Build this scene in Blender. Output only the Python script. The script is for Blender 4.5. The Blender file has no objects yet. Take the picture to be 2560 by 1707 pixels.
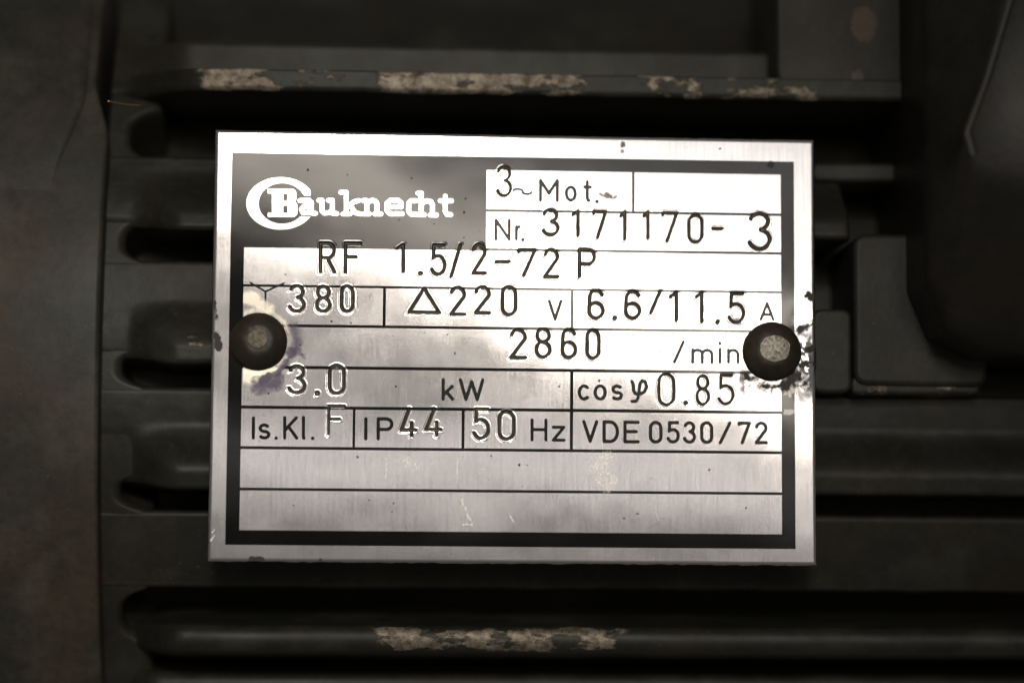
import bpy, math, random
import numpy as np

# ------------------------------------------------------------------ camera, world, lamps, exposure
S = 0.001                                   # the script works in millimetres
scene = bpy.context.scene
col = scene.collection
CZ = 150.0                                  # height of the plate's centre above the world origin
CAM_ROT = (math.pi/2 + 0.0955790717, -0.0066528, -0.0563042448)
CAM_LOC = np.array([-22.7118, -397.0236, -37.1405])
FOC = 85.0
FPX = FOC/36.0*2560.0

cam_d = bpy.data.cameras.new("camera")
cam = bpy.data.objects.new("camera", cam_d)
col.objects.link(cam)
scene.camera = cam
cam.location = (CAM_LOC[0]*S, CAM_LOC[1]*S, (CAM_LOC[2]+CZ)*S)
cam.rotation_euler = CAM_ROT
cam_d.lens = FOC
cam_d.sensor_width = 36.0
cam_d.clip_start = 0.01
cam_d.clip_end = 50.0
cam_d.dof.use_dof = True
cam_d.dof.focus_distance = 0.3985
cam_d.dof.aperture_fstop = 4.8

scene.view_settings.view_transform = 'Standard'
scene.view_settings.look = 'None'
scene.view_settings.exposure = 0.0
scene.view_settings.gamma = 1.0
scene.view_settings.use_curve_mapping = False

world = bpy.data.worlds.new("World")
scene.world = world
world.use_nodes = True
bg = world.node_tree.nodes["Background"]
bg.inputs[0].default_value = (1.0, 0.93, 0.84, 1)
bg.inputs[1].default_value = 0.075


def lamp(name, loc, target, sx, sy, power, colour, roll=0.0):
    from mathutils import Vector, Quaternion
    ld = bpy.data.lights.new(name, 'AREA')
    ld.shape = 'RECTANGLE'
    ld.size = sx*S
    ld.size_y = sy*S
    ld.energy = power
    ld.color = colour
    o = bpy.data.objects.new(name, ld)
    col.objects.link(o)
    o.location = (loc[0]*S, loc[1]*S, (loc[2]+CZ)*S)
    d = Vector((target[0]-loc[0], target[1]-loc[1], target[2]-loc[2]))
    q = d.to_track_quat('-Z', 'Y')
    o.rotation_mode = 'QUATERNION'
    o.rotation_quaternion = q @ Quaternion((0, 0, 1), roll)
    return o


# a tube and a weaker one behind the photographer, plus two added fills
lamp("tube_lamp", (68, -1200, 177), (0, 0, 0), 560, 66, 1.12, (1.0, 0.905, 0.79), -0.35)
lamp("plate_fill", (175, -1200, 225), (0, 0, 0), 260, 90, 0.125, (1.0, 0.95, 0.90), 0.0)  # added area light that brightens the plate's upper right
lamp("tube_lamp_far", (60, -1200, 30), (0, 0, 0), 640, 30, 0.085, (1.0, 0.94, 0.88), -0.10)
# added spot: soft falloff brightens the left and middle of the housing
sp = bpy.data.lights.new("housing_fill_spot", 'SPOT')
sp.energy = 7.4
sp.color = (1.0, 0.945, 0.85)
sp.spot_size = math.radians(19)
sp.spot_blend = 1.0
sp.shadow_soft_size = 0.06
spo = bpy.data.objects.new("housing_fill_spot", sp)
col.objects.link(spo)
from mathutils import Vector
lp, lt = Vector((-40, -800, 250)), Vector((-22, 0, -14))
spo.location = ((lp[0])*S, lp[1]*S, (lp[2]+CZ)*S)
spo.rotation_mode = 'QUATERNION'
spo.rotation_quaternion = (lt-lp).to_track_quat('-Z', 'Y')

# ------------------------------------------------------------------ pixel <-> place helpers
def _rot(rx, ry, rz):
    cx, sx, cy, sy, cz, sz = math.cos(rx), math.sin(rx), math.cos(ry), math.sin(ry), math.cos(rz), math.sin(rz)
    X = np.array([[1, 0, 0], [0, cx, -sx], [0, sx, cx]])
    Y = np.array([[cy, 0, sy], [0, 1, 0], [-sy, 0, cy]])
    Z = np.array([[cz, -sz, 0], [sz, cz, 0], [0, 0, 1]])
    return Z @ Y @ X


RC = _rot(*CAM_ROT)


def P(u, v, Y=0.0):
    """photo pixel -> (x, z) in mm on the vertical plane at depth Y"""
    d = RC @ np.array([(u-1280)/FPX, -(v-853.5)/FPX, -1.0])
    t = (Y-CAM_LOC[1])/d[1]
    q = CAM_LOC+t*d
    return float(q[0]), float(q[2])


def to_px(x, z):
    """points of the plate plane -> photo pixels (arrays)"""
    x = np.asarray(x, float)
    z = np.asarray(z, float)
    q = np.stack([x-CAM_LOC[0], np.zeros_like(x)-CAM_LOC[1], z-CAM_LOC[2]], -1) @ RC
    return 1280+FPX*q[..., 0]/-q[..., 2], 853.5-FPX*q[..., 1]/-q[..., 2]


# ------------------------------------------------------------------ noise
def _h(ix, iz, s):
    n = (ix.astype(np.int64)*374761393+iz.astype(np.int64)*668265263+s*974634777) & 0xffffffff
    n = ((n ^ (n >> 13))*1274126177) & 0xffffffff
    return ((n ^ (n >> 16)) & 0xffff)/65535.0


def vnoise(x, z, s=0):
    x = np.asarray(x, float)
    z = np.asarray(z, float)
    ix, iz = np.floor(x), np.floor(z)
    fx, fz = x-ix, z-iz
    fx, fz = fx*fx*(3-2*fx), fz*fz*(3-2*fz)
    a, b, c, d = _h(ix, iz, s), _h(ix+1, iz, s), _h(ix, iz+1, s), _h(ix+1, iz+1, s)
    return (a*(1-fx)+b*fx)*(1-fz)+(c*(1-fx)+d*fx)*fz


def fbm(x, z, s=0, o=3):
    r, a = 0, 0.5
    for i in range(o):
        r = r+a*vnoise(x*2**i, z*2**i, s+i)
        a *= 0.5
    return r/(1-0.5**o)


def sstep(a, b, x):
    t = np.clip((x-a)/(b-a), 0, 1)
    return t*t*(3-2*t)


# ------------------------------------------------------------------ materials
def new_mat(name):
    m = bpy.data.materials.new(name)
    m.use_nodes = True
    nt = m.node_tree
    b = nt.nodes["Principled BSDF"]
    return m, nt, b


def nd(nt, typ, **kw):
    n = nt.nodes.new(typ)
    for k, v in kw.items():
        if k.startswith('i_'):
            n.inputs[k[2:].replace('_', ' ')].default_value = v
        else:
            setattr(n, k, v)
    return n


def ramp(nt, stops, fac):
    r = nt.nodes.new('ShaderNodeValToRGB')
    el = r.color_ramp.elements
    while len(el) < len(stops):
        el.new(0.5)
    for e, (p, c) in zip(el, stops):
        e.position = p
        e.color = (c, c, c, 1) if isinstance(c, (int, float)) else (*c, 1)
    nt.links.new(fac, r.inputs[0])
    return r.outputs[0]


def noise(nt, scale, detail=3.0, rough=0.55, mscale=None, loc=None):
    geo = nt.nodes.new('ShaderNodeNewGeometry')
    n = nd(nt, 'ShaderNodeTexNoise', i_Scale=scale, i_Detail=detail, i_Roughness=rough)
    src = geo.outputs['Position']
    if mscale or loc:
        mp = nt.nodes.new('ShaderNodeMapping')
        if mscale:
            mp.inputs['Scale'].default_value = mscale
        if loc:
            mp.inputs['Location'].default_value = loc
        nt.links.new(src, mp.inputs[0])
        src = mp.outputs[0]
    nt.links.new(src, n.inputs['Vector'])
    return n.outputs['Fac']


def mixc(nt, fac, a, b, blend='MIX'):
    m = nt.nodes.new('ShaderNodeMix')
    m.data_type = 'RGBA'
    m.blend_type = blend
    for sock, v in ((m.inputs[0], fac), (m.inputs[6], a), (m.inputs[7], b)):
        if isinstance(v, (int, float)):
            sock.default_value = v
        elif isinstance(v, tuple):
            sock.default_value = (*v, 1)
        else:
            nt.links.new(v, sock)
    return m.outputs[2]


def bump(nt, b, h, strength, dist):
    n = nd(nt, 'ShaderNodeBump', i_Strength=strength, i_Distance=dist)
    nt.links.new(h, n.inputs['Height'])
    nt.links.new(n.outputs[0], b.inputs['Normal'])


def mat_alu(name, base, rough, metallic=1.0, brush=0.35, haze=0.3):
    m, nt, b = new_mat(name)
    st = noise(nt, 1.0, 3, 0.6, (5200, 5200, 130))          # brushing, vertical
    cl = noise(nt, 60.0, 4, 0.6)                            # blotchy oxide
    c = mixc(nt, ramp(nt, [(0.3, 0.0), (0.7, 1.0)], cl), tuple(x*0.90 for x in base), base)
    c = mixc(nt, ramp(nt, [(0.25, 0.38), (0.6, 0.0)], st), c, tuple(x*0.6 for x in base))
    st2 = noise(nt, 1.0, 2, 0.6, (1500, 1500, 45), (0.4, 0.1, 0.7))
    c = mixc(nt, ramp(nt, [(0.3, 0.25), (0.55, 0.0)], st2), c, tuple(x*0.7 for x in base))
    nt.links.new(c, b.inputs['Base Color'])
    b.inputs['Metallic'].default_value = metallic
    mr = nd(nt, 'ShaderNodeMapRange')
    mr.inputs['To Min'].default_value = rough-0.05
    mr.inputs['To Max'].default_value = rough+0.06
    nt.links.new(cl, mr.inputs[0])
    nt.links.new(mr.outputs[0], b.inputs['Roughness'])
    bump(nt, b, st, brush, 0.00002)
    # part of the surface is dull oxide: a second, wide lobe
    b2 = nt.nodes.new('ShaderNodeBsdfPrincipled')
    nt.links.new(c, b2.inputs['Base Color'])
    b2.inputs['Metallic'].default_value = metallic
    b2.inputs['Roughness'].default_value = 0.5
    mx = nt.nodes.new('ShaderNodeMixShader')
    mx.inputs[0].default_value = haze
    nt.links.new(b.outputs[0], mx.inputs[1])
    nt.links.new(b2.outputs[0], mx.inputs[2])
    nt.links.new(mx.outputs[0], nt.nodes['Material Output'].inputs[0])
    return m


M = {}
M['alu'] = mat_alu('brushed_aluminium', (0.79, 0.77, 0.785), 0.10, 1.0, 0.08, 0.18)
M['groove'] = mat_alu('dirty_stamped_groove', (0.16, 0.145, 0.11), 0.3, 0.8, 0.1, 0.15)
M['scuff'] = mat_alu('scuffed_aluminium', (0.86, 0.84, 0.80), 0.5, 0.9, 1.0)

m, nt, b = new_mat('black_lacquer')
n1 = noise(nt, 900, 4, 0.6)
nt.links.new(mixc(nt, ramp(nt, [(0.4, 0.0), (0.8, 1.0)], n1), (0.002, 0.002, 0.0025), (0.006, 0.0055, 0.0055)), b.inputs['Base Color'])
b.inputs['Roughness'].default_value = 0.085
b.inputs['Specular IOR Level'].default_value = 0.5
st = noise(nt, 1.0, 3, 0.6, (5200, 5200, 130))
bump(nt, b, st, 0.03, 0.00002)
M['black'] = m

m, nt, b = new_mat('printing_ink')
b.inputs['Base Color'].default_value = (0.010, 0.009, 0.008, 1)
b.inputs['Roughness'].default_value = 0.16
b.inputs['Specular IOR Level'].default_value = 0.25
M['ink'] = m


def mat_alpha(name, colour, rough, scale, lo, hi, amount=1.0, mscale=None, metal=0.0):
    """thin residue: colour broken up by transparency"""
    m, nt, b = new_mat(name)
    b.inputs['Base Color'].default_value = (*colour, 1)
    b.inputs['Roughness'].default_value = rough
    b.inputs['Metallic'].default_value = metal
    n = noise(nt, scale, 5, 0.65, mscale)
    at = nd(nt, 'ShaderNodeAttribute', attribute_name='fade')
    ad = nd(nt, 'ShaderNodeMath', operation='ADD')
    nt.links.new(n, ad.inputs[0])
    nt.links.new(at.outputs['Fac'], ad.inputs[1])
    r = ramp(nt, [(lo, 0.0), (hi, amount)], ad.outputs[0])
    nt.links.new(r, b.inputs['Alpha'])
    return m


M['purple'] = mat_alpha('purple_marker_ink', (0.17, 0.12, 0.27), 0.4, 900, 0.42, 0.92, 0.72)
M['cream'] = mat_alpha('cream_varnish', (0.90, 0.84, 0.70), 0.30, 900, 0.45, 1.1, 0.38, None, 0.9)
M['grime'] = mat_alpha('dark_grime', (0.02, 0.017, 0.012), 0.5, 1600, 0.52, 1.12, 1.0)
M['rust'] = mat_alpha('brown_stain', (0.32, 0.22, 0.11), 0.5, 1200, 0.4, 0.8, 0.8)
M['scuffa'] = mat_alpha('pale_scuff', (0.95, 0.92, 0.88), 0.30, 3200, 0.58, 0.82, 0.34, (1, 1, 0.6), 1.0)


def mat_paint(name, base, rough=0.48, spec=0.4, wear=True, red=0.5):
    """old machine paint: mottled, grimy, worn through where the wear attribute says so"""
    m, nt, b = new_mat(name)
    n1 = noise(nt, 42, 5, 0.6)
    n2 = noise(nt, 95, 4, 0.6, loc=(3.1, 1.7, 5.2))
    n3 = noise(nt, 700, 4, 0.6)
    redc = (base[0]*1.5, base[1]*1.02, base[2]*0.80)
    grn = (base[0]*0.55, base[1]*0.62, base[2]*0.52)
    c = mixc(nt, ramp(nt, [(0.40, 0.0), (0.60, red)], n1), base, redc)
    c = mixc(nt, ramp(nt, [(0.42, 0.0), (0.62, 0.7)], n2), c, grn)
    c = mixc(nt, ramp(nt, [(0.35, 0.35), (0.6, 0.0)], n3), c, tuple(x*0.4 for x in base))
    n5 = noise(nt, 60, 6, 0.68, loc=(1.9, 4.4, 2.6))
    c = mixc(nt, ramp(nt, [(0.50, 0.0), (0.72, 0.75)], n5), c, (base[0]*2.1, base[1]*2.0, base[2]*1.9))
    # pale specks
    n4 = noise(nt, 1500, 1, 0.5, loc=(0.3, 0.2, 0.9))
    c = mixc(nt, ramp(nt, [(0.775, 0.0), (0.80, 0.45)], n4), c, (0.22, 0.19, 0.16))
    rv = nd(nt, 'ShaderNodeMapRange')
    rv.inputs['To Min'].default_value = rough-0.12
    rv.inputs['To Max'].default_value = rough+0.15
    nt.links.new(n1, rv.inputs[0])
    hgt = n3
    if wear:
        at = nd(nt, 'ShaderNodeAttribute', attribute_name='wear')
        nw = noise(nt, 260, 6, 0.66, (0.55, 1.0, 1.25), (7.7, 2.2, 1.1))
        ad = nd(nt, 'ShaderNodeMath', operation='ADD')
        nt.links.new(at.outputs['Fac'], ad.inputs[0])
        nm = nd(nt, 'ShaderNodeMapRange')
        nm.inputs['From Min'].default_value = 0.28
        nm.inputs['From Max'].default_value = 0.72
        nm.inputs['To Max'].default_value = 0.89
        nt.links.new(nw, nm.inputs[0])
        nt.links.new(nm.outputs[0], ad.inputs[1])
        wf = ramp(nt, [(0.88, 0.0), (1.0, 1.0)], ad.outputs[0])
        nd2 = noise(nt, 650, 5, 0.62)
        bare = mixc(nt, ramp(nt, [(0.35, 0.0), (0.7, 1.0)], nd2), (0.11, 0.085, 0.06), (0.47, 0.40, 0.32))
        c = mixc(nt, wf, c, bare)
        md = nd(nt, 'ShaderNodeMath', operation='MULTIPLY')
        nt.links.new(wf, md.inputs[0])
        md.inputs[1].default_value = 0.35
        nt.links.new(md.outputs[0], b.inputs['Metallic'])
    nt.links.new(c, b.inputs['Base Color'])
    nt.links.new(rv.outputs[0], b.inputs['Roughness'])
    b.inputs['Specular IOR Level'].default_value = spec
    if wear:
        hm = nd(nt, 'ShaderNodeMath', operation='MULTIPLY')
        nt.links.new(wf, hm.inputs[0])
        nt.links.new(nd2, hm.inputs[1])
        h2 = nd(nt, 'ShaderNodeMath', operation='MULTIPLY_ADD')
        nt.links.new(hm.outputs[0], h2.inputs[0])
        h2.inputs[1].default_value = 5.0
        nt.links.new(n3, h2.inputs[2])
        hgt = h2.outputs[0]
    bump(nt, b, hgt, 0.3, 0.00015)
    return m


M['paint'] = mat_paint('grey_machine_paint', (0.033, 0.034, 0.0285))
M['shield'] = mat_paint('end_shield_paint', (0.070, 0.067, 0.057), 0.5, 0.4, True, 0.6)
M['blackpaint'] = mat_paint('black_box_paint', (0.020, 0.019, 0.015), 0.42, 0.45)
M['rivet'] = mat_paint('rivet_black_paint', (0.040, 0.035, 0.025), 0.40, 0.4, False, 0.4)
m, nt, b = new_mat('worn_rivet_metal')
n1 = noise(nt, 1500, 6, 0.7)
nt.links.new(mixc(nt, ramp(nt, [(0.38, 0.0), (0.62, 1.0)], n1), (0.14, 0.12, 0.09), (0.33, 0.29, 0.23)), b.inputs['Base Color'])
b.inputs['Metallic'].default_value = 0.5
b.inputs['Roughness'].default_value = 0.5
bump(nt, b, n1, 0.8, 0.0002)
M['bare'] = m
m, nt, b = new_mat('bright_rivet_metal')
n1 = noise(nt, 1700, 6, 0.7)
nt.links.new(mixc(nt, ramp(nt, [(0.36, 0.0), (0.62, 1.0)], n1), (0.22, 0.19, 0.15), (0.72, 0.67, 0.60)), b.inputs['Base Color'])
b.inputs['Metallic'].default_value = 0.7
b.inputs['Roughness'].default_value = 0.42
bump(nt, b, n1, 0.8, 0.0002)
M['bright'] = m
m, nt, b = new_mat('copper_hair')
b.inputs['Base Color'].default_value = (0.75, 0.42, 0.22, 1)
b.inputs['Metallic'].default_value = 1.0
b.inputs['Roughness'].default_value = 0.3
M['copper'] = m
M['chip'] = mat_paint('chipped_primer', (0.115, 0.092, 0.072), 0.5, 0.4, False, 0.3)


# ------------------------------------------------------------------ mesh helpers
def make(name, verts, faces, mats, parent=None, smooth=True, idx=None, attrs=None):
    """verts: (n,3) in mm, (x, Y, z with plate centre at 0)"""
    v = np.asarray(verts, float)*S
    v[:, 2] += CZ*S
    me = bpy.data.meshes.new(name)
    me.from_pydata(v.tolist(), [], faces if isinstance(faces, list) else faces.tolist())
    if not isinstance(mats, (list, tuple)):
        mats = [mats]
    for mm in mats:
        me.materials.append(mm)
    if idx is not None:
        me.polygons.foreach_set('material_index', np.asarray(idx, np.int32))
    me.polygons.foreach_set('use_smooth', np.full(len(me.polygons), bool(smooth)))
    for k, a in (attrs or {}).items():
        at = me.attributes.new(k, 'FLOAT', 'POINT')
        at.data.foreach_set('value', np.asarray(a, np.float32))
    me.update()
    o = bpy.data.objects.new(name, me)
    col.objects.link(o)
    if parent:
        o.parent = parent
        o.matrix_parent_inverse = parent_inv(parent)
    return o


def parent_inv(p):
    from mathutils import Matrix
    return Matrix.Translation(-p.location)


def empty(name, loc, label, cat):
    o = bpy.data.objects.new(name, None)
    col.objects.link(o)
    o.location = (loc[0]*S, loc[1]*S, (loc[2]+CZ)*S)
    o.empty_display_size = 0.01
    o['label'] = label
    o['category'] = cat
    return o


def grid_faces(nu, nv, closed_v=False, flip=False):
    f = []
    for i in range(nu-1):
        for j in range(nv if closed_v else nv-1):
            a, b_, c, d = i*nv+j, i*nv+(j+1) % nv, (i+1)*nv+(j+1) % nv, (i+1)*nv+j
            f.append((a, d, c, b_) if flip else (a, b_, c, d))
    return f


def msq(xs, zs, f):
    """filled region f<0 on a grid -> 2-D verts, faces (counter-clockwise seen from the camera)"""
    ins = f < 0
    any_ = ins[:-1, :-1] | ins[1:, :-1] | ins[1:, 1:] | ins[:-1, 1:]
    vid, V, F = {}, [], []

    def corner(i, j):
        k = (i, j)
        if k not in vid:
            vid[k] = len(V)
            V.append((xs[i], zs[j]))
        return vid[k]

    def cut(a, b_):
        k = (a, b_) if a < b_ else (b_, a)
        if k not in vid:
            fa, fb = f[k[0]], f[k[1]]
            t = min(max(fa/(fa-fb), 0.02), 0.98)
            vid[k] = len(V)
            V.append((xs[k[0][0]]*(1-t)+xs[k[1][0]]*t, zs[k[0][1]]*(1-t)+zs[k[1][1]]*t))
        return vid[k]
    for i, j in np.argwhere(any_):
        i, j = int(i), int(j)
        cs = ((i, j), (i+1, j), (i+1, j+1), (i, j+1))
        poly = []
        for k in range(4):
            a, b_ = cs[k], cs[(k+1) % 4]
            if ins[a]:
                poly.append(corner(*a))
            if ins[a] != ins[b_]:
                poly.append(cut(a, b_))
        if len(poly) > 2:
            F.append(tuple(poly))
    return np.array(V), F


def seg_dist(X, Z, polys):
    d = np.full(X.shape, 1e9)
    for pl in polys:
        pl = np.asarray(pl, float)
        if len(pl) == 1:
            d = np.minimum(d, np.hypot(X-pl[0, 0], Z-pl[0, 1]))
            continue
        for a, b_ in zip(pl[:-1], pl[1:]):
            e = b_-a
            L = max(float(e @ e), 1e-12)
            t = np.clip(((X-a[0])*e[0]+(Z-a[1])*e[1])/L, 0, 1)
            d = np.minimum(d, np.hypot(X-a[0]-t*e[0], Z-a[1]-t*e[1]))
    return d


# ------------------------------------------------------------------ lettering: single-line engraver's alphabet
def arc(cx, cy, rx, ry, a0, a1, n=14):
    return [(cx+rx*math.cos(math.radians(a0+(a1-a0)*k/n)), cy+ry*math.sin(math.radians(a0+(a1-a0)*k/n))) for k in range(n+1)]


G = {
    '0': [arc(.5, .74, .5, .26, 0, 180)+arc(.5, .26, .5, .26, 180, 360)+[(1, .74)]],
    '1': [[(0, .86), (.7, 1), (.7, 0)]],
    '2': [arc(.5, .74, .48, .26, 165, -20)+[(0, 0), (1, 0)]],
    '3': [arc(.47, .77, .45, .23, 160, -80)+arc(.47, .27, .53, .27, 80, -160)],
    '4': [[(.55, 1), (0, .2), (1, .2)], [(.72, .48), (.72, 0)]],
    '5': [[(.93, 1), (.12, 1), (.08, .56)]+arc(.45, .32, .55, .32, 130, -155)],
    '6': [arc(.52, .74, .46, .26, 25, 180)+[(.02, .28)]+arc(.5, .28, .49, .28, 180, 540, 22)],
    '7': [[(0, .93), (0, 1), (1, 1), (.3, 0)]],
    '8': [arc(.5, .77, .44, .23, 90, 450, 20), arc(.5, .27, .5, .27, 90, 450, 22)],
    'R': [[(0, 0), (0, 1), (.55, 1)]+arc(.55, .745, .42, .255, 90, -90)+[(0, .49)], [(.5, .49), (1, 0)]],
    'F': [[(0, 0), (0, 1), (1, 1)], [(0, .53), (.7, .53)]],
    'P': [[(0, 0), (0, 1), (.6, 1)]+arc(.6, .735, .4, .265, 90, -90)+[(0, .47)]],
    '/': [[(0, 0), (1, 1)]],
    '-': [[(0, .5), (1, .5)]],
    '.': [arc(.5, .5, .5, .5, 0, 360, 10)],
    'M': [[(0, 0), (0, 1), (.5, .35), (1, 1), (1, 0)]],
    'o': [arc(.5, .5, .5, .5, 0, 360, 22)],
    't': [[(.45, 1), (.45, .2)]+arc(.7, .18, .25, .17, 180, 280, 6), [(0, .72), (1, .72)]],
    'N': [[(0, 0), (0, 1), (1, 0), (1, 1)]],
    'r': [[(0, 0), (0, 1)], [(0, .6)]+arc(.7, .5, .7, .5, 160, 80, 6)],
    'V': [[(0, 1), (.5, 0), (1, 1)]],
    'A': [[(0, 0), (.5, 1), (1, 0)], [(.2, .3), (.8, .3)]],
    'm': [[(0, 0), (0, 1)], [(0, .6)]+arc(.25, .65, .25, .33, 180, 0, 8)+[(.5, 0)], [(.5, .6)]+arc(.75, .65, .25, .33, 180, 0, 8)+[(1, 0)]],
    'i': [[(.5, 0), (.5, .68)], [(.5, .95), (.5, 1)]],
    'n': [[(0, 0), (0, 1)], [(0, .6)]+arc(.5, .62, .5, .37, 180, 0, 10)+[(1, 0)]],
    'k': [[(0, 0), (0, 1)], [(.95, .66), (.05, .22)], [(.35, .38), (1, 0)]],
    'W': [[(0, 1), (.25, 0), (.5, .9), (.75, 0), (1, 1)]],
    'c': [arc(.52, .5, .52, .5, 48, 312, 18)],
    's': [arc(.5, .74, .44, .25, 40, 270, 10)[0:]+arc(.5, .25, .48, .25, 90, -140, 10)],
    'I': [[(.5, 0), (.5, 1)]],
    'K': [[(0, 0), (0, 1)], [(.95, 1), (.02, .38)], [(.3, .57), (1, 0)]],
    'l': [[(.1, 1), (.1, .15), (.35, .02), (1, 0)]],
    'H': [[(0, 0), (0, 1)], [(1, 0), (1, 1)], [(0, .52), (1, .52)]],
    'z': [[(0, 1), (1, 1), (0, 0), (1, 0)]],
    'D': [[(0, 0), (0, 1), (.45, 1)]+arc(.45, .5, .55, .5, 90, -90, 12)+[(0, 0)]],
    'E': [[(1, 1), (0, 1), (0, 0), (1, 0)], [(0, .52), (.85, .52)]],
    'phi': [[(.02, .95), (.12, .75), (.10, .55), (.25, .38), (.55, .36), (.85, .48), (.98, .72), (.88, .95), (.68, .99), (.55, .85), (.48, .5), (.42, .18), (.28, .02), (.02, .02)]],
    'tilde': [arc(.25, .55, .25, .35, 170, 20, 6)+[(.55, .25)]+arc(.75, .4, .25, .4, 210, 350, 6)],
    'Y': [[(0, 1), (.45, .68), (1, 1)], [(.45, .68), (.45, 0)]],
    'tri': [[(.5, 1), (0, 0), (1, 0), (.5, 1)]],
}
CROP = {'A': (500, 300, 2.936), 'B': (1200, 300, 2.672), 'C': (500, 750, 2.936), 'D': (1250, 750, 2.8)}


def strokes(items, w):
    """items: (glyph, crop, x0, x1, ytop, ybottom) ink boxes -> polylines in plate mm; w = stroke width in mm"""
    out = []
    for g, c, x0, x1, y0, y1 in items:
        ox, oy, s = CROP[c]
        ax, az = P(ox+x0/s, oy+y1/s)
        bx, _ = P(ox+x1/s, oy+y1/s)
        tx, tz = P(ox+x0/s, oy+y0/s)
        iw = w/2
        ex0, ez0, ex1, ez1 = ax+iw, az+iw, bx-iw, tz-iw
        for pl in G[g]:
            out.append([(ex0+p[0]*(ex1-ex0)+(tx-ax)*p[1]*0.5, ez0+p[1]*(ez1-ez0)) for p in pl])
    return out


STAMPS = [   # text, items
    ('three', [('3', 'B', 108, 217, 303, 517)]),
    ('serial', [('3', 'B', 415, 532, 588, 778), ('1', 'B', 612, 680, 598, 782), ('7', 'B', 750, 852, 600, 797), ('1', 'B', 930, 990, 603, 807), ('1', 'B', 1085, 1145, 603, 800),
                ('7', 'B', 1212, 1328, 610, 818), ('0', 'B', 1385, 1495, 625, 826), ('-', 'B', 1545, 1628, 700, 750)]),
    ('suffix', [('3', 'B', 1795, 1948, 612, 872)]),
    ('type', [('R', 'A', 870, 998, 893, 1127), ('F', 'A', 1053, 1187, 893, 1132), ('1', 'A', 1438, 1520, 905, 1127), ('.', 'A', 1600, 1636, 1110, 1146), ('5', 'A', 1692, 1808, 908, 1147),
              ('/', 'A', 1830, 1922, 905, 1162), ('2', 'A', 1992, 2104, 903, 1137), ('-', 'A', 2162, 2280, 1020, 1062), ('7', 'B', 250, 378, 857, 1048), ('2', 'B', 422, 530, 855, 1058), ('P', 'B', 653, 775, 853, 1060)]),
    ('volt_star', [('3', 'A', 648, 773, 1205, 1417), ('8', 'A', 843, 963, 1210, 1418), ('0', 'A', 1025, 1132, 1207, 1418)]),
    ('volt_delta', [('tri', 'A', 1522, 1768, 1222, 1425), ('2', 'A', 1830, 1953, 1218, 1440), ('2', 'A', 2010, 2135, 1213, 1428), ('0', 'B', 137, 248, 1103, 1312)]),
    ('ampere', [('6', 'B', 715, 833, 1128, 1335), ('.', 'B', 884, 916, 1308, 1340), ('6', 'B', 960, 1078, 1135, 1335), ('/', 'B', 1130, 1215, 1130, 1300), ('1', 'B', 1262, 1340, 1143, 1347),
                ('1', 'B', 1435, 1508, 1143, 1358), ('.', 'B', 1572, 1604, 1333, 1365), ('5', 'B', 1658, 1773, 1148, 1363)]),
    ('speed', [('2', 'D', 65, 188, 198, 415), ('8', 'D', 242, 360, 192, 412), ('6', 'D', 422, 540, 198, 415), ('0', 'D', 597, 703, 202, 420)]),
    ('power', [('3', 'C', 643, 778, 472, 693), ('.', 'C', 842, 878, 665, 705), ('0', 'C', 937, 1067, 467, 698)]),
    ('cosine', [('0', 'D', 1100, 1228, 507, 745), ('.', 'D', 1282, 1318, 703, 740), ('8', 'D', 1367, 1472, 518, 742), ('5', 'D', 1525, 1643, 515, 738)]),
    ('class', [('F', 'C', 930, 1070, 765, 998)]),
    ('protection', [('4', 'C', 1463, 1595, 785, 1005), ('4', 'C', 1645, 1780, 785, 1003)]),
    ('hertz', [('5', 'C', 2003, 2128, 788, 1028), ('0', 'C', 2183, 2315, 808, 1033)]),
]
STAMP_LABEL = {'three': 'stamped 3 before the tilde sign', 'serial': 'stamped serial number 3171170-', 'suffix': 'deeply stamped 3 ending the serial number', 'type': 'stamped type code RF 1.5/2-72 P',
               'volt_star': 'stamped 380', 'volt_delta': 'stamped triangle and 220', 'ampere': 'stamped 6.6/11.5', 'speed': 'stamped 2860',
               'power': 'stamped 3.0', 'cosine': 'stamped 0.85', 'class': 'stamped letter F', 'protection': 'stamped 44', 'hertz': 'stamped 50'}
THIN = {'three': .75, 'suffix': 1.35, 'cosine': .8, 'class': .85}
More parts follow.
